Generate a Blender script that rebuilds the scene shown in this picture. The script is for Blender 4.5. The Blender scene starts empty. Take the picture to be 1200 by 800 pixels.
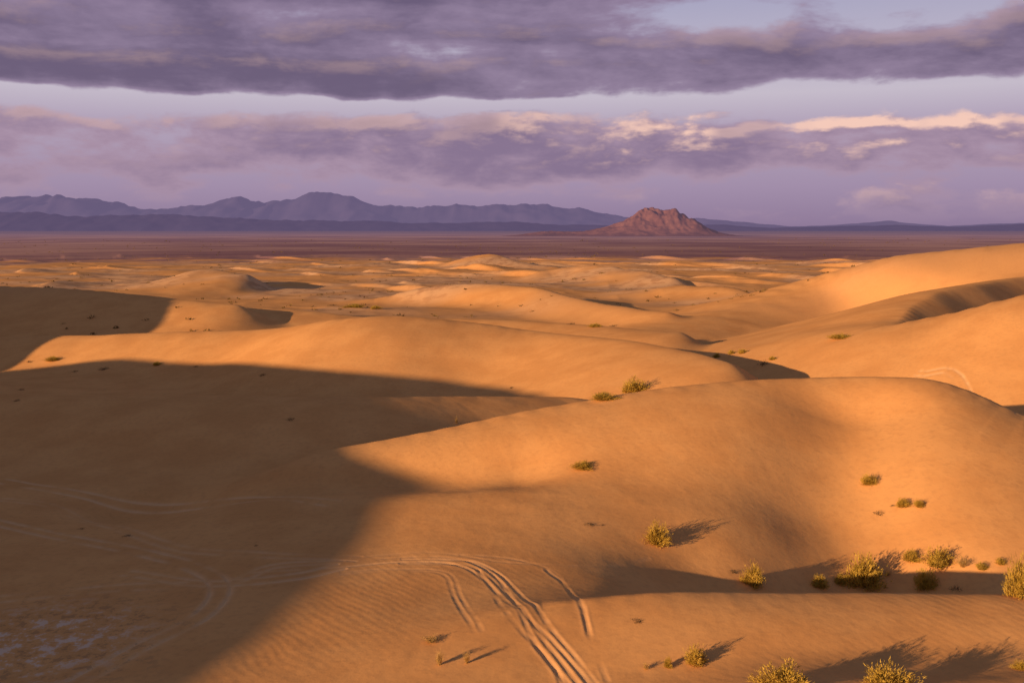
import bpy, math, random, time
import numpy as np
from mathutils import Vector
random.seed(4)
F=1167.0; YS=0.7; PIT=math.atan(132/F); CZ=25.0
def P(px,py,d):
    d=d*YS; u=(px-600)/F; w=(400-py)/F
    yc=math.cos(PIT)+w*math.sin(PIT); zc=-math.sin(PIT)+w*math.cos(PIT)
    return (u*d/yc, d, CZ+d*zc/yc)
SUN_EL=math.radians(9.5); TR=np.array([0.80,0.60]); TR/=np.linalg.norm(TR)

# ---------- noise ----------
def hsh(ix,iy,seed):
    n=(ix*374761393+iy*668265263+seed*982451653)&0xffffffff
    n=((n^(n>>13))*1274126177)&0xffffffff
    n=n^(n>>16)
    return (n&0xffff).astype(np.float32)/65535.0
def vn(x,y,seed=0):
    xi=np.floor(x); yi=np.floor(y); fx=(x-xi).astype(np.float32); fy=(y-yi).astype(np.float32)
    ix=xi.astype(np.int64); iy=yi.astype(np.int64)
    fx=fx*fx*fx*(fx*(fx*6-15)+10); fy=fy*fy*fy*(fy*(fy*6-15)+10)
    a=hsh(ix,iy,seed);b=hsh(ix+1,iy,seed);c=hsh(ix,iy+1,seed);d=hsh(ix+1,iy+1,seed)
    return (a+(b-a)*fx)*(1-fy)+(c+(d-c)*fx)*fy-0.5
def fbm(x,y,o=4,seed=0,g=0.5):
    s=0;a=1
    for i in range(o):
        s=s+a*vn(x*2**i+17*i,y*2**i-9*i,seed+i); a*=g
    return s
def spline(pts,n=4):
    p=np.array(pts,float); q=np.vstack([2*p[0]-p[1],p,2*p[-1]-p[-2]]); out=[]
    for i in range(1,len(q)-2):
        for k in range(n):
            t=k/n; a,b,c,d=q[i-1],q[i],q[i+1],q[i+2]
            out.append(0.5*((2*b)+(c-a)*t+(2*a-5*b+4*c-d)*t*t+(3*b-a-3*c+d)*t**3))
    out.append(p[-1]); return np.array(out)

# ---------- dune crests ----------
R=[]
def ridge(name,pts,sw,sl,rw,rl,k=2.0,px=True,lee=1,n=3,reach=None):
    w=[P(*p) for p in pts] if px else pts
    s=spline(w,n)
    R.append(dict(name=name,p=s,sw=sw,sl=sl,rw=rw,rl=rl,k=k,lee=lee,reach=reach))
ridge('hill',[(-95,-35,21),(-40,-12,21.2),(-12,-3,22.6),(0,-0.5,23.3),(30,0,22.5),(80,-20,20)],.62,.6,2,1.5,2,px=False)
ridge('caster',[(-84,-55,25),(-85.5,-30,26),(-80,-8,26),(-78.5,16,26),(-83,36,26),(-107,54,26),(-145,70,26)],.4,.5,6,2,2,px=False,lee=-1)
ridge('caster2',[(-140,104,23),(-132,128,26),(-136,150,27),(-165,172,25)],.3,.5,6,2,2,px=False,lee=-1)  # unseen dune added off frame to throw shade on ridge Dl
ridge('B',[(395,522,85),(500,505,88),(620,480,91),(740,460,93),(850,446,94),(960,436,94),(1050,436,92),(1110,446,90),(1200,485,86),(1320,530,82),(1450,600,74)],.27,.6,5,1.5,2,n=4)
ridge('K',[(-150,462,122),(0,462,120),(200,463,116),(350,465,112),(430,467,113),(520,468,118),(650,469,124)],.22,.5,5,2,2)
ridge('C',[(-150,398,235),(0,395,225),(200,389,212),(330,384,205),(400,374,195),(470,371,192),(560,377,190),(640,388,184),(720,397,170),(790,409,152),(850,426,138)],.3,.64,3.5,.8,1.5,n=4)
ridge('Dl',[(-150,335,300),(0,336,290),(100,341,280),(180,348,270),(270,358,258)],.25,.62,5,1,2)
ridge('D2',[(180,378,262),(270,362,275),(340,364,270),(420,372,262)],.16,.6,5,1,2)
ridge('Q',[(470,373,275),(560,374,262),(650,378,245),(720,383,228),(800,391,205)],.16,.64,4,.8,1.5)
ridge('E',[(440,350,420),(490,338,420),(560,332,410),(620,337,390),(660,346,362),(700,356,332),(780,366,290)],.36,.64,4,1,2)
ridge('F',[(470,318,900),(530,307,900),(572,298,880),(610,306,840),(650,314,800)],.16,.6,8,1.5,2)
ridge('F2',[(640,318,640),(690,312,640),(730,314,600),(790,326,540)],.2,.62,5,1,2)
ridge('F3',[(760,338,470),(810,334,450),(850,338,430),(890,348,400)],.2,.62,5,1,2)
ridge('F4',[(180,330,560),(240,316,560),(290,322,520)],.12,.62,5,1,2)
ridge('G',[(1400,272,300),(1200,285,305),(1100,297,315),(1040,305,325),(980,320,330),(930,340,325),(860,365,300),(770,385,265)],.22,.22,8,8,2,lee=-1)
ridge('G2',[(1052,377,168),(1085,352,188),(1120,338,208),(1200,325,245),(1300,312,285)],.27,.75,3,1.0,1,lee=-1,n=8)
ridge('G3',[(1010,393,172),(1055,379,162),(1120,367,158),(1200,346,152),(1300,330,148)],.36,.4,6,4,2)
ridge('N',[(640,712,50),(740,694,50),(850,687,50),(1000,690,50),(1200,697,50),(1300,700,50)],.27,.6,3,1,1)
ridge('O',[(790,850,38),(900,812,38.5),(1000,803,39),(1100,806,39),(1300,795,40)],.27,.5,2,1.5,1)
ridge('W',[(420,840,41),(540,705,54),(590,620,66),(620,580,73)],.1,.16,8,8,2)
# scour hollows
GUL=[dict(p=spline([P(1000,490,86),P(985,540,78),P(990,590,72),P(1020,640,65)],4),w=4.5,d=1.9),
     dict(p=spline([P(860,655,60),P(1000,650,61),P(1250,650,61)],3),w=4.5,d=1.6),
     dict(p=spline([P(150,590,79),P(350,585,79),(P(600,580,79))],3),w=3,d=1.0)]
# small far dunes
for i in range(150):
    r=(270*math.exp(random.random()**0.6*math.log(1250/270)))*YS; u=random.uniform(-.6,.6)
    if r<320 and -.15<u<.3: continue
    x=u*r; L=random.uniform(14,48)*(r/350)**.4; h=random.uniform(.7,2.6)*(1.25 if r>450 else 1)
    if u<-.12: h*=.55
    a=random.gauss(0,.3); dx,dy=math.sin(-.8+a),math.cos(-.8+a)
    base=4.2-3.5*min(1,(r/YS-200)/900)
    b1=random.uniform(3,10); b2=random.uniform(3,14)
    pts=[(x+dx*L+b1,r+dy*L,base-.5),(x+dx*L*.45+b1*.2,r+dy*L*.45,base+h*random.uniform(.5,.9)),(x,r,base+h),(x-dx*L*.45+b2*.15,r-dy*L*.45,base+h*random.uniform(.4,.8)),(x-dx*L+b2,r-dy*L,base-.5)]
    ridge('small',pts,random.uniform(.06,.13),.62,4,.8,1.0,px=False,lee=-1,n=3,reach=45)
FY=np.array([-500,0,60,85,120,200,400,1100,2500,60000])*YS; FZ=[8,10.3,10,9.4,7.0,5.0,3.8,1,0,0]
def apply_ridge(H,X,Y,q):
    p=q['p']; rc=q['reach'] or (p[:,2].max()-0)/min(q['sw'],q['sl'])
    m=(X>p[:,0].min()-rc)&(X<p[:,0].max()+rc)&(Y>p[:,1].min()-rc)&(Y<p[:,1].max()+rc)
    idx=np.nonzero(m)[0]
    if len(idx)==0: return
    x=X[idx];y=Y[idx]
    def seg(a,b):
        ex,ey=np.float32(b[0]-a[0]),np.float32(b[1]-a[1]); l2=ex*ex+ey*ey+1e-9; l=math.sqrt(l2)
        rx=x-np.float32(a[0]);ry=y-np.float32(a[1])
        t=np.clip((rx*ex+ry*ey)/l2,0,1)
        return np.sqrt((rx-t*ex)**2+(ry-t*ey)**2),t,(ex*ry-ey*rx)/l,l
    best=None
    for a,b in zip(p[:-1],p[1:]):
        d,_,_,_=seg(a,b); best=d if best is None else np.minimum(best,d)
    it=1/(.16*best+.25); W=np.zeros_like(best);D=W.copy();Z=W.copy();C=W.copy()
    for a,b in zip(p[:-1],p[1:]):
        d,t,c,l=seg(a,b); w=np.exp((best-d)*it)*np.float32(l)
        W+=w;D+=w*d;Z+=w*np.float32(a[2])+w*t*np.float32(b[2]-a[2]);C+=w*c/(d+.01)
    fb=np.clip((best-5)/10,0,1); fb=fb*fb*(3-2*fb)
    d=best+(D/W-best)*fb;zc=Z/W;c=C/W*q['lee']
    c=np.clip(c*1.15,-1,1); mx=(c+1)/2; mx=mx*mx*(3-2*mx)
    s=q['sw']+(q['sl']-q['sw'])*mx; r=q['rw']+(q['rl']-q['rw'])*mx
    h=zc-s*(np.sqrt(d*d+r*r)-r)
    k=q['k']; H0=H[idx]
    if q['reach']: h=h-np.clip((d-.6*q['reach'])/(.4*q['reach']),0,1)**2*8
    H[idx]=np.maximum(H0,h)+np.maximum(k-np.abs(H0-h),0)**2/(4*k)
def pl_dist(x,y,p):
    best=np.full(len(x),1e12); s=np.zeros(len(x)); acc=0
    for a,b in zip(p[:-1],p[1:]):
        ex,ey=b[0]-a[0],b[1]-a[1]; l2=ex*ex+ey*ey+1e-9
        rx=x-a[0];ry=y-a[1]; t=np.clip((rx*ex+ry*ey)/l2,0,1)
        d2=(rx-t*ex)**2+(ry-t*ey)**2; u=d2<best
        best=np.where(u,d2,best); s=np.where(u,acc+t*math.sqrt(l2),s); acc+=math.sqrt(l2)
    return np.sqrt(best),s
def height(X,Y):
    X=X.astype(np.float32);Y=Y.astype(np.float32)
    rr=np.sqrt(X*X+Y*Y)
    wa=np.clip(rr/45,0,3)*.45
    Xw=X+wa*fbm(X/20,Y/20,2,5); Yw=Y+wa*1.1*fbm(X/24,Y/24,2,9)
    H=np.interp(Y,FY,FZ).astype(np.float32)
    for q in R: apply_ridge(H,Xw,Yw,q)
    for g in GUL:
        p=g['p']; m=np.nonzero((X>p[:,0].min()-20)&(X<p[:,0].max()+20)&(Y>p[:,1].min()-20)&(Y<p[:,1].max()+20))[0]
        if len(m):
            d,s=pl_dist(X[m],Y[m],p); H[m]-=(g['d']*np.exp(-(d/g['w'])**2)).astype(np.float32)
    f=np.clip((rr-5)/40,0,1)*np.clip(1-(rr-900)/500,0,1)
    H+=f*(.4*fbm(X/22,Y/20,2,21)+.07*fbm(X/4.5,Y/5,2,31))
    H+=np.clip((rr-170)/140,0,1)*np.clip(1-(rr-700)/300,0,1)*(1.3*fbm(X/45,Y/35,3,41)+.45*(.5-np.abs(fbm(X/14,Y/22,2,43))))
    return H
def ripples(X,Y,H):
    m=np.nonzero((X*X+Y*Y<95**2)&(Y>24)&(np.abs(X)<.65*Y))[0]; x=X[m].astype(np.float64);y=Y[m].astype(np.float64)
    along=x*TR[0]+y*TR[1]+.55*fbm(x/5,y/5,3,61)+.12*fbm(x/1.1,y/1.1,2,62)
    mask=np.clip(.3+2.2*fbm(x/9,y/9,2,63),0,1)*np.clip((95-np.hypot(x,y))/40,0,1)
    H[m]+=(.0019*mask*np.sin(along*2*math.pi/.36)+.017*fbm(x/1.3,y/1.6,3,64,.55)).astype(np.float32)
def hit(pxs):
    out=[]
    ds=np.exp(np.linspace(math.log(33),math.log(900),1200))
    for (px,py) in pxs:
        a=P(px,py,1.0)
        X=a[0]*ds;Y=a[1]*ds;Z=CZ+(a[2]-CZ)*ds
        hh=height(X,Y); u=np.nonzero(Z<hh)[0]
        i=u[0] if len(u) else len(ds)-1
        out.append((float(X[i]),float(Y[i]),float(hh[i])))
    return out
# ---------- tracks ----------
TPX=[([(300,668),(385,663),(470,656),(540,660),(580,685),(606,720),(640,757),(680,805),(705,840)],[-.3,.3],.018),
 ([(470,660),(520,660),(556,664),(592,690),(630,735),(662,775),(694,815)],[-.12,.38],.016),
 ([(560,668),(600,708),(622,745),(648,780),(664,815)],[0],.014),
 ([(640,668),(665,690),(690,740),(712,800)],[0],.013),
 ([(540,650),(600,655),(650,672),(676,700),(690,745)],[0],.011),
 ([(400,672),(460,668),(520,672),(536,700),(560,740)],[-.12,.12],.009),
 ([(390,656),(500,648),(600,660),(700,664),(760,655)],[0],.007),
 ([(1075,438),(1130,455),(1200,488)],[-.45,.45],.04),
 ([(0,563),(100,581),(250,590),(390,590)],[-.5,.5],.034),
 ([(-20,608),(130,640),(220,662),(258,686),(238,720),(170,755),(90,800)],[-.4,.4],.036),
 ([(0,702),(150,688),(330,678),(400,664)],[-.4,.4],.028),
 ([(150,672),(260,684),(320,664),(400,660)],[-.3,.3],.022),
 ([(0,585),(90,606),(200,640),(300,650),(420,655)],[-.3,.3],.016),
]
TR_W=[]
for pl,offs,dep in TPX:
    w=np.array(hit(pl)); s=spline(w,6)[:,:2]
    t=np.gradient(s,axis=0); t/=np.linalg.norm(t,axis=1)[:,None]; nrm=np.stack([-t[:,1],t[:,0]],1)
    for o in offs: TR_W.append((s+nrm*o,dep))
def tracks(X,Y,H):
    M=np.zeros_like(H)
    for i,(p,dp) in enumerate(TR_W):
        m=np.nonzero((X>p[:,0].min()-1)&(X<p[:,0].max()+1)&(Y>p[:,1].min()-1)&(Y<p[:,1].max()+1))[0]
        if not len(m): continue
        d,s=pl_dist(X[m],Y[m],p)
        br=vn(s*.5,s*0+i,7)+.6*vn(s*2.2,s*0+i,8)
        dep=dp*np.clip(.85+1.3*br,.1,1.4)
        H[m]+=(-dep*np.exp(-(d/.09)**4)+.3*dep*np.exp(-((d-.15)/.05)**2)).astype(np.float32)
        M[m]=np.maximum(M[m],np.exp(-(d/.15)**2)*np.clip(.6+1.2*br,0,1)*min(1.3,dp/.022))
    return M
# ---------- terrain mesh ----------
ang=np.concatenate([np.arange(-180,-31,1.5),np.arange(-31,31,.066),np.arange(31,180,1.5)])
rad=np.concatenate([[.02],np.arange(1,25,1.0),np.arange(25,46,.09),np.arange(46,80,.17),np.arange(80,150,.3),np.arange(150,210,.6),np.arange(210,850,2.6),850*np.exp(np.linspace(0,math.log(60000/850),80))])
A,Rr=np.meshgrid(np.radians(ang),rad); nc=len(ang);nr=len(rad)
X=(Rr*np.sin(A)).ravel().astype(np.float32);Y=(Rr*np.cos(A)).ravel().astype(np.float32)
Z=height(X,Y); ripples(X,Y,Z); TM=tracks(X,Y,Z)
def grid_mesh(name,X,Y,Z,nr,nc,wrap):
    me=bpy.data.meshes.new(name)
    n=nr*nc; me.vertices.add(n); me.vertices.foreach_set('co',np.stack([X,Y,Z],1).astype(np.float32).ravel())
    i=np.arange(nr-1)[:,None]*nc; j=np.arange(nc if wrap else nc-1)[None,:]; j2=(j+1)%nc
    q=np.stack([i+j,i+j2,i+nc+j2,i+nc+j],2).reshape(-1,4)[:,::-1]
    if not wrap: q=q[:,::-1]
    nf=len(q); me.loops.add(nf*4); me.loops.foreach_set('vertex_index',q.ravel().astype(np.int32))
    me.polygons.add(nf); me.polygons.foreach_set('loop_start',np.arange(0,nf*4,4,dtype=np.int32))
    me.polygons.foreach_set('use_smooth',np.ones(nf,bool))
    me.update(calc_edges=True)
    ob=bpy.data.objects.new(name,me); bpy.context.scene.collection.objects.link(ob); return ob
sand=grid_mesh('sand_dune_ground',X,Y,Z,nr,nc,True)
at=sand.data.attributes.new('compacted','FLOAT','POINT'); at.data.foreach_set('value',TM.astype(np.float32))

# ---------- node helper ----------
class NT:
    def __init__(s,t): s.t=t;s.t.nodes.clear()
    def n(s,ty,**k):
        x=s.t.nodes.new(ty)
        for a,b in k.items(): setattr(x,a,b)
        return x
    def put(s,sock,v):
        if isinstance(v,bpy.types.NodeSocket): s.t.links.new(v,sock)
        else:
            if sock.type=='RGBA' and len(v)==3: v=(*v,1)
            sock.default_value=v
    def m(s,op,a,b=0.0):
        x=s.n('ShaderNodeMath',operation=op)
        s.put(x.inputs[0],a);s.put(x.inputs[1],b)
        return x.outputs[0]
    def ss(s,v,a,b,lo=0.0,hi=1.0):
        x=s.n('ShaderNodeMapRange',interpolation_type='SMOOTHSTEP')
        for i,q in enumerate((v,a,b,lo,hi)): s.put(x.inputs[i],q)
        return x.outputs[0]
    def mix(s,f,a,b,bt='MIX'):
        x=s.n('ShaderNodeMix',data_type='RGBA',blend_type=bt,clamp_factor=True)
        s.put(x.inputs[0],f);s.put(x.inputs[6],a);s.put(x.inputs[7],b); return x.outputs[2]
    def noise(s,vec,scale,detail=4,rough=.5,dist=0):
        x=s.n('ShaderNodeTexNoise'); s.put(x.inputs['Vector'],vec)
        x.inputs['Scale'].default_value=scale;x.inputs['Detail'].default_value=detail;x.inputs['Roughness'].default_value=rough;x.inputs['Distortion'].default_value=dist
        return x.outputs[0]
    def comb(s,a,b,c=0.0):
        x=s.n('ShaderNodeCombineXYZ')
        for i,q in enumerate((a,b,c)): s.put(x.inputs[i],q)
        return x.outputs[0]
    def ramp(s,v,st,interp='LINEAR'):
        x=s.n('ShaderNodeValToRGB'); s.put(x.inputs[0],v); e=x.color_ramp; e.interpolation=interp
        while len(e.elements)<len(st): e.elements.new(1)
        for q,(p,c) in zip(e.elements,st):
            q.position=p; q.color=(c,c,c,1) if not hasattr(c,'__len__') else (*c,1)
        return x.outputs[0]
def mat(name):
    m=bpy.data.materials.new(name); m.use_nodes=True; return m,NT(m.node_tree)
def finish(t,col,bump=None,bs=.3,bd=.02,em=None):
    b=t.n('ShaderNodeBsdfDiffuse'); t.put(b.inputs[0],col); out=b.outputs[0]
    if bump is not None:
        q=t.n('ShaderNodeBump'); q.inputs['Strength'].default_value=bs; q.inputs['Distance'].default_value=bd
        t.put(q.inputs['Height'],bump); t.t.links.new(q.outputs[0],b.inputs['Normal'])
    if em is not None:
        e=t.n('ShaderNodeEmission'); t.put(e.inputs[0],em); a=t.n('ShaderNodeAddShader')
        t.t.links.new(out,a.inputs[0]); t.t.links.new(e.outputs[0],a.inputs[1]); out=a.outputs[0]
    o=t.n('ShaderNodeOutputMaterial')
    t.t.links.new(out,o.inputs[0]); return b
# sand
m,t=mat('desert_sand')
g=t.n('ShaderNodeNewGeometry'); pos=g.outputs['Position']
ln=t.n('ShaderNodeVectorMath',operation='LENGTH'); t.put(ln.inputs[0],pos); dist=ln.outputs['Value']
nb=t.noise(pos,.016,2,.6); nm=t.noise(pos,.2,4,.65); nf=t.noise(pos,3.0,3,.65); nl=t.noise(pos,.0022,3,.7)
col=t.mix(t.ss(nm,.35,.65),(.70,.35,.132),(.78,.41,.16))
col=t.mix(t.m('MULTIPLY',t.ss(nf,.45,.75),.35),col,(.53,.265,.11))
cm=t.n('ShaderNodeAttribute',attribute_name='compacted')
col=t.mix(t.m('MULTIPLY',cm.outputs['Fac'],.5),col,(.88,.58,.33))
# salt crust patch in the basin
vd=t.n('ShaderNodeVectorMath',operation='DISTANCE'); t.put(vd.inputs[0],pos); vd.inputs[1].default_value=(-17.5,34.5,10)
ns=t.noise(pos,1.3,4,.75)
pt=t.m('MULTIPLY',t.ss(vd.outputs['Value'],5.5,1.5),t.ss(ns,.5,.62))
col=t.mix(t.m('MULTIPLY',pt,.7),col,(.80,.66,.55))
pt2=t.m('MULTIPLY',t.ss(vd.outputs['Value'],8,3),t.ss(ns,.46,.38))
col=t.mix(t.m('MULTIPLY',pt2,.5),col,(.33,.19,.11))
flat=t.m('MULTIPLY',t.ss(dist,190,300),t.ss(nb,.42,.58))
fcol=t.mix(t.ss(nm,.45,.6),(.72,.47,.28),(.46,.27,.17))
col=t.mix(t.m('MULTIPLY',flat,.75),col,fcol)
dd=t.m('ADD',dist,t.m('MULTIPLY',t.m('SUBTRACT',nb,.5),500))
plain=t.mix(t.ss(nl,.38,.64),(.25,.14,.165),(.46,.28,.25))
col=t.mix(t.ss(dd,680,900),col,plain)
col=t.mix(t.ss(dist,2000,7000),col,(.16,.12,.19))  # distant purple: gravel tone with cloud shadow painted into it
haze_glow=t.mix(t.ss(dist,400,4500),(0,0,0),(.088,.060,.092))  # airlight haze put in as emission growing with distance
finish(t,col,nf,.4,.03,em=haze_glow)
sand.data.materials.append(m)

# ---------- mountains ----------
def mountain_mat(name,c1,c2,sc,em=None):
    m,t=mat(name); g=t.n('ShaderNodeNewGeometry')
    n=t.noise(g.outputs['Position'],sc,4,.65)
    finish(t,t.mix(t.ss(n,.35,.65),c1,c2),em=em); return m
def rangem(name,prof,d,depth,mt,rug,seed,nx=900,ny=50,jag=.06):
    px=np.linspace(prof[0][0],prof[-1][0],nx); py=np.interp(px,[p[0] for p in prof],[p[1] for p in prof])
    xs=(px-600)/F*d; top=CZ+d*(268-py)/F
    top=top*(1+jag*2*fbm(px/34,px*0,5,seed+3,.62))
    U,V=np.meshgrid(xs,np.linspace(-1,1,ny))
    s=depth/2
    n=1-2*np.abs(fbm(U/(depth*.3),V*s/(depth*.4),4,seed,.5))
    sh=(1-np.abs(V)**1.3)
    z=np.clip(sh+rug*(n-.75)*(1-sh*.4),-.2,None)*(sh>0)
    mxz=z.max(0); ker=np.ones(5)/5; mxs=np.convolve(np.pad(mxz,2,'edge'),ker,'valid')
    z=z/mxs*np.broadcast_to(top,U.shape)-6*(1-sh)
    ob=grid_mesh(name,U.ravel(),(d+V*s).ravel(),z.ravel(),ny,nx,False)
    ob.data.materials.append(mt); return ob
far=mountain_mat('hazy_mountain_rock',(.02,.02,.045),(.03,.027,.055),.002,(.135,.103,.188))  # cloud shade in the dark purple colour, haze added as emission
near=mountain_mat('hazy_shaded_mountain_rock',(.013,.014,.035),(.02,.018,.04),.003,(.100,.074,.140))  # nearer range: shade put into the colour, weaker haze glow on top
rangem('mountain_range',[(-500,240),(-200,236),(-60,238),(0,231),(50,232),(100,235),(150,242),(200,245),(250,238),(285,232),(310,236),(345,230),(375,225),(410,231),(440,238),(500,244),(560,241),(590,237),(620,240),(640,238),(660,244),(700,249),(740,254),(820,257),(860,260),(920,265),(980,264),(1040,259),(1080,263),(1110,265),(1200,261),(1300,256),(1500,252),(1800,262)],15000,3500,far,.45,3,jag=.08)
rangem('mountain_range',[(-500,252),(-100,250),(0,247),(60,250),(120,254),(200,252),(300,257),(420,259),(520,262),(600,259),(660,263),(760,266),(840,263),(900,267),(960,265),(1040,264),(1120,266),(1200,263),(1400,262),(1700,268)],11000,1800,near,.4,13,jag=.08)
# butte
nx=340;ny=160
U,V=np.meshgrid(np.linspace(-620,520,nx),np.linspace(-330,330,ny)); BX,BY=160/F*3500,3500
def g2(cx,cy,w,h): return h*np.exp(-(np.sqrt(((U-cx)/w)**2+((V-cy)/(w*.9))**2))**1.5)
z=g2(0,0,98,70)+g2(-75,-30,85,29)+g2(90,-20,70,44)+g2(150,-50,65,26)+g2(-190,20,110,14)+g2(-360,0,110,16)+g2(210,0,110,8)
n=1-2*np.abs(fbm(U/80,V/80,5,77,.5)); z=z*(1+.26*(n-.55))+z/100*9*fbm(U/18,V/18,3,5)-3
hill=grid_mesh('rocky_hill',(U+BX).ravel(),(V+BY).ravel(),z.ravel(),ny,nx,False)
hill.data.materials.append(mountain_mat('hazy_red_rock',(.11,.052,.052),(.185,.09,.08),.02,(.066,.043,.068)))  # rock's own red plus a faint emission standing in for haze

# ---------- shrubs ----------
def shrub_mesh(name,seed,n,leaf,upright,flat=1.0):
    r=random.Random(seed); vs=[];fs=[];mi=[]
    def tri(a,b,c,m): 
        i=len(vs); vs.extend([a,b,c]); fs.append((i,i+1,i+2)); mi.append(m)
    for k in range(n):
        az=r.uniform(0,6.283); el=math.acos(r.uniform(.02,1))*(1 if upright<.5 else .6)
        L=(.55+.45*r.random()**.5)*(.8+.25*math.sin(az*3+seed)+.12*math.sin(az*7+seed*2))
        d=Vector((math.sin(el)*math.cos(az),math.sin(el)*math.sin(az),math.cos(el)*flat))
        base=Vector((r.gauss(0,.05),r.gauss(0,.05),-.04)); tip=base+d*L*.55
        side=d.cross(Vector((r.gauss(0,1),r.gauss(0,1),r.gauss(0,1)))).normalized()
        tri(base-side*.007,base+side*.007,tip,1)
        for q in range(leaf):
            p=base+(tip-base)*r.uniform(.35,1.03)+Vector((r.gauss(0,.035),r.gauss(0,.035),r.gauss(0,.03)))
            dd=(d+Vector((r.gauss(0,.5),r.gauss(0,.5),r.gauss(.35,.4)))).normalized()*r.uniform(.04,.11)
            sd=dd.cross(Vector((r.gauss(0,1),r.gauss(0,1),r.gauss(0,1)))).normalized()*r.uniform(.006,.014)
            tri(p-sd,p+sd,p+dd,0)
    me=bpy.data.meshes.new(name); me.from_pydata(vs,[],fs); me.polygons.foreach_set('material_index',mi); me.update(); return me
def leafmat(name,a,b):
    m,t=mat(name); g=t.n('ShaderNodeNewGeometry')
    c=t.mix(t.ss(t.noise(g.outputs['Position'],3,3,.6),.3,.7),a,b)
    b1=t.n('ShaderNodeBsdfDiffuse'); t.put(b1.inputs[0],c); b2=t.n('ShaderNodeBsdfTranslucent'); t.put(b2.inputs[0],c)
    x=t.n('ShaderNodeMixShader'); x.inputs[0].default_value=.3; t.t.links.new(b1.outputs[0],x.inputs[1]);t.t.links.new(b2.outputs[0],x.inputs[2])
    o=t.n('ShaderNodeOutputMaterial'); t.t.links.new(x.outputs[0],o.inputs[0]); return m
lg=leafmat('olive_foliage',(.42,.29,.05),(.64,.45,.1)); ld=leafmat('dry_foliage',(.5,.33,.12),(.6,.42,.18)); tw=leafmat('twig_bark',(.16,.11,.07),(.22,.15,.09)); dk=leafmat('dead_twig_wood',(.07,.05,.035),(.12,.09,.05))
G=[];
for i in range(4):
    me=shrub_mesh('shrub_mesh',i+1,330,14,0,1.15); me.materials.append(lg);me.materials.append(tw);G.append(me)
D=[]
for i in range(2):
    me=shrub_mesh('dry_tuft_mesh',i+31,120,8,1,1.5); me.materials.append(ld);me.materials.append(ld);D.append(me)
Kd=shrub_mesh('debris_mesh',51,60,3,0,.35); Kd.materials.append(dk);Kd.materials.append(dk)
SH=[(770,637,34,30,'g'),(1012,686,52,46,'g'),(883,686,32,30,'g'),(960,687,24,18,'g'),(1084,690,32,28,'g'),(1100,662,36,24,'g'),(1068,656,24,16,'g'),(1194,698,38,58,'g'),(1128,664,24,14,'d'),(985,684,20,14,'g'),(1150,668,16,10,'g'),(1172,660,14,9,'g'),(1040,676,14,8,'d'),(1120,690,18,10,'k'),(860,672,12,8,'k'),
(1018,567,24,14,'g'),(1058,593,20,12,'g'),(1077,593,16,10,'g'),(683,549,30,11,'g'),(743,459,36,19,'g'),(708,468,38,10,'g'),(815,777,30,26,'g'),(783,782,12,16,'g'),(757,784,14,10,'d'),(515,779,18,22,'d'),(547,777,14,20,'d'),(505,752,36,8,'d'),
(918,806,74,36,'g'),(1042,806,70,34,'g'),(1196,784,22,14,'g'),(340,492,14,6,'k'),(985,397,32,7,'g'),(840,419,10,7,'g'),(896,427,20,9,'k'),(857,415,10,6,'g'),(308,440,10,5,'k'),(62,423,20,6,'g'),(184,428,12,5,'g'),(124,433,20,5,'k'),
(690,614,20,5,'k'),(706,616,8,3,'k'),(1030,602,18,7,'k'),(1046,593,8,3,'k'),(748,727,24,4,'k'),(535,496,6,9,'d'),(698,383,20,5,'g'),(415,360,30,5,'g'),(600,455,10,3,'k'),(95,620,14,3,'k'),(150,628,16,3,'k'),(25,457,10,4,'k'),(20,470,12,4,'k'),(88,436,9,4,'k'),(720,382,14,4,'k'),(300,640,6,3,'k'),
(870,414,12,6,'g'),(905,422,10,5,'g'),(670,380,12,4,'k'),(440,362,16,5,'g'),(390,358,14,4,'k'),(35,425,10,5,'k'),(230,430,8,4,'k')]
W=hit([(s[0],s[1]) for s in SH])
for s,w in zip(SH,W):
    ms,nm={'g':(G[random.randrange(4)],'desert_shrub'),'d':(D[random.randrange(2)],'dry_grass_tuft'),'k':(Kd,'dead_twigs')}[s[4]]
    o=bpy.data.objects.new(nm,ms); bpy.context.scene.collection.objects.link(o)
    wid=s[2]/F*w[1]; hh=s[3]/F*w[1]
    o.location=w; mh={'g':.65,'d':.8,'k':.25}[s[4]]
    o.scale=(wid/1.05,wid/1.05,hh/mh); o.rotation_euler=(0,0,random.uniform(0,6.28))
# distant scrub: one mesh of many small leafy clumps on the far dunes and flats
rs=np.random.default_rng(11); N=1800
r_=150*np.exp(rs.random(N)*math.log(2600/150)); u_=rs.uniform(-.6,.6,N); xs=u_*r_; ys=r_.copy()
keep=(fbm(xs/70,ys/70,3,91)>-.06)&~((u_>-.3)&(u_<.6)&(ys<230)); xs=xs[keep];ys=ys[keep]; zs=height(xs,ys)
vs=[];fs=[]
for x,y,zz in zip(xs,ys,zs):
    S=rs.uniform(.3,.75)*(.85+y/900)
    for q in range(12):
        a=rs.normal(0,.45,3)*S; a[2]=abs(a[2])*.5; c0=np.array([x,y,zz])+a
        b1=rs.normal(0,.27,3)*S;b2=rs.normal(0,.27,3)*S; i=len(vs)
        vs+= [tuple(c0-b1),tuple(c0+b1),tuple(c0+b2)]; fs.append((i,i+1,i+2))
me=bpy.data.meshes.new('distant_scrub'); me.from_pydata(vs,[],fs); me.materials.append(leafmat('scrub_foliage',(.17,.115,.045),(.28,.19,.07)))
bpy.context.scene.collection.objects.link(bpy.data.objects.new('distant_scrub',me))
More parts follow.
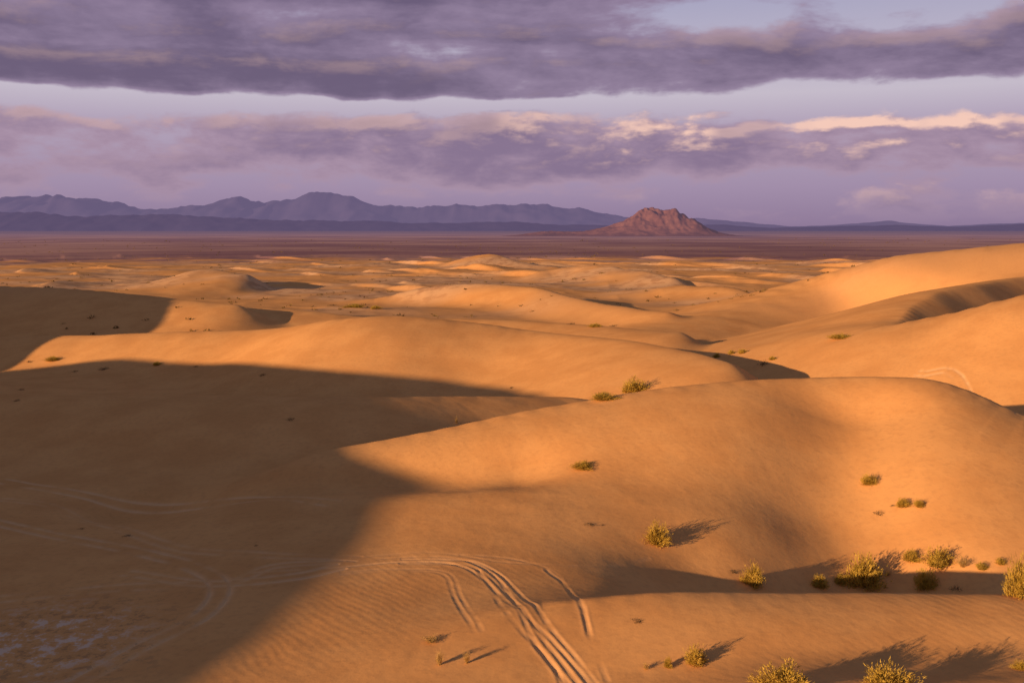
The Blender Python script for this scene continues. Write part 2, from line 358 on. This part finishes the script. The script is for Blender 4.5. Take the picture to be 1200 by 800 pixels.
# ---------- world ----------
wd=bpy.data.worlds.new('World'); bpy.context.scene.world=wd; wd.use_nodes=True; t=NT(wd.node_tree)
wd.cycles.sampling_method='MANUAL'; wd.cycles.sample_map_resolution=256
az_s=math.atan2(-TR[0],-TR[1])
sky=t.n('ShaderNodeTexSky'); sky.sky_type='NISHITA'; sky.sun_disc=False; sky.sun_elevation=SUN_EL; sky.sun_rotation=az_s; sky.dust_density=2
tc=t.n('ShaderNodeTexCoord'); sp=t.n('ShaderNodeSeparateXYZ'); t.put(sp.inputs[0],tc.outputs['Generated'])
az=t.m('ARCTAN2',sp.outputs[0],sp.outputs[1]); el=t.m('ARCSINE',sp.outputs[2])
s=t.m('MULTIPLY',az,11.9); e=t.m('MULTIPLY',el,11.9)
LB=[(0,.30),(.5,.46),(.63,.64),(.9,.78),(1.2,.72),(1.32,.45),(1.41,.2),(1.5,.25),(1.58,.82),(1.85,.9),(1.98,.72),(2.12,.88),(2.3,.76),(2.42,.66),(2.58,.88),(3,.85)]
RB=[(0,.30),(.5,.40),(.63,.58),(.9,.80),(1.12,.76),(1.22,.32),(1.42,.15),(1.56,.3),(1.68,.72),(2.08,.74),(2.22,.42),(2.38,.2),(2.52,.35),(2.66,.68),(3,.6)]
def dens(off_s,off_e):
    ss=t.m('ADD',s,off_s); ee=t.m('ADD',e,off_e)
    w=t.noise(t.comb(t.m('MULTIPLY',ss,.5),t.m('MULTIPLY',ee,1.2),4.2),1.0,2,.6)
    eb=t.m('ADD',ee,t.m('MULTIPLY',t.m('SUBTRACT',w,.5),.34))
    ev=t.m('DIVIDE',eb,3.0)
    l=t.ramp(ev,[(a/3,b) for a,b in LB]); r=t.ramp(ev,[(a/3,b) for a,b in RB])
    b=t.mix(t.ss(ss,0,3.2),l,r)
    n=t.noise(t.comb(t.m('MULTIPLY',ss,.42),t.m('MULTIPLY',ee,1.5),.7),1.0,5,.58,.25)
    n2=t.noise(t.comb(t.m('MULTIPLY',ss,1.5),t.m('MULTIPLY',ee,3.2),2.7),1.0,5,.58,.2)
    return t.m('ADD',b,t.m('ADD',t.m('MULTIPLY',t.m('SUBTRACT',n,.5),1.4),t.m('MULTIPLY',t.m('SUBTRACT',n2,.5),t.ss(ee,1.3,1.7,1.0,.65))))
d0=dens(0.0,0.0); d1=dens(-.1,.11)
alpha=t.ss(d0,.36,.64)
lit=t.ss(t.m('SUBTRACT',d0,d1),.02,.36)
pm=t.ss(t.noise(t.comb(t.m('MULTIPLY',s,.9),3.1,0.0),1.0,2,.5),.36,.55,.4,1.0)
band=t.m('ADD',t.m('MULTIPLY',t.m('MULTIPLY',t.ss(e,1.65,1.35),t.m('MULTIPLY',pm,t.ss(e,.6,1.1,.25,1.0))),t.ss(s,-2.5,3.2,.3,1.1)),t.ss(e,1.6,1.9,0,.2))
lit=t.m('MULTIPLY',lit,band)
clear=t.ramp(t.m('DIVIDE',e,4.0),[(0,(.27,.19,.31)),(.12,(.36,.27,.40)),(.3,(.45,.37,.49)),(.38,(.56,.50,.59)),(.5,(.49,.45,.57)),(.7,(.35,.35,.52)),(1,(.16,.19,.38))])
cl=t.mix(t.ss(d0,.5,1.05),(.29,.215,.33),(.135,.098,.178))
cl=t.mix(t.ss(e,1.5,1.0),cl,t.mix(t.ss(d0,.5,1.0),(.40,.28,.38),(.24,.17,.275)))
cl=t.mix(lit,cl,(.93,.60,.49))
alpha=t.m('MULTIPLY',alpha,t.ss(e,0,.5,.15,1.0))
pic=t.mix(t.m('MULTIPLY',alpha,.95),clear,cl)
sc=t.n('ShaderNodeVectorMath',operation='SCALE'); t.put(sc.inputs[0],pic); sc.inputs['Scale'].default_value=10
hi=t.mix(.5,sky.outputs[0],(1.2,1.05,1.75))
fin=t.mix(t.ss(e,2.8,5.0),sc.outputs[0],hi)
bg=t.n('ShaderNodeBackground'); bg.inputs[1].default_value=.1; t.put(bg.inputs[0],fin)
o=t.n('ShaderNodeOutputWorld'); t.t.links.new(bg.outputs[0],o.inputs[0])
# sun
L=bpy.data.lights.new('sun','SUN'); L.energy=6.5; L.angle=math.radians(.5); L.color=(1,.62,.31)
so=bpy.data.objects.new('sun',L); bpy.context.scene.collection.objects.link(so)
dv=Vector((TR[0]*math.cos(SUN_EL),TR[1]*math.cos(SUN_EL),-math.sin(SUN_EL))); so.rotation_euler=dv.to_track_quat('-Z','Y').to_euler()
# camera
c=bpy.data.cameras.new('camera'); co=bpy.data.objects.new('camera',c); bpy.context.scene.collection.objects.link(co)
co.location=(0,0,CZ); co.rotation_euler=(math.pi/2-PIT,0,0); c.lens=F*36/1200; c.sensor_width=36; c.clip_end=100000; c.clip_start=.1
bpy.context.scene.camera=co
v=bpy.context.scene.view_settings; v.view_transform='Standard'; v.look='None'; v.exposure=0
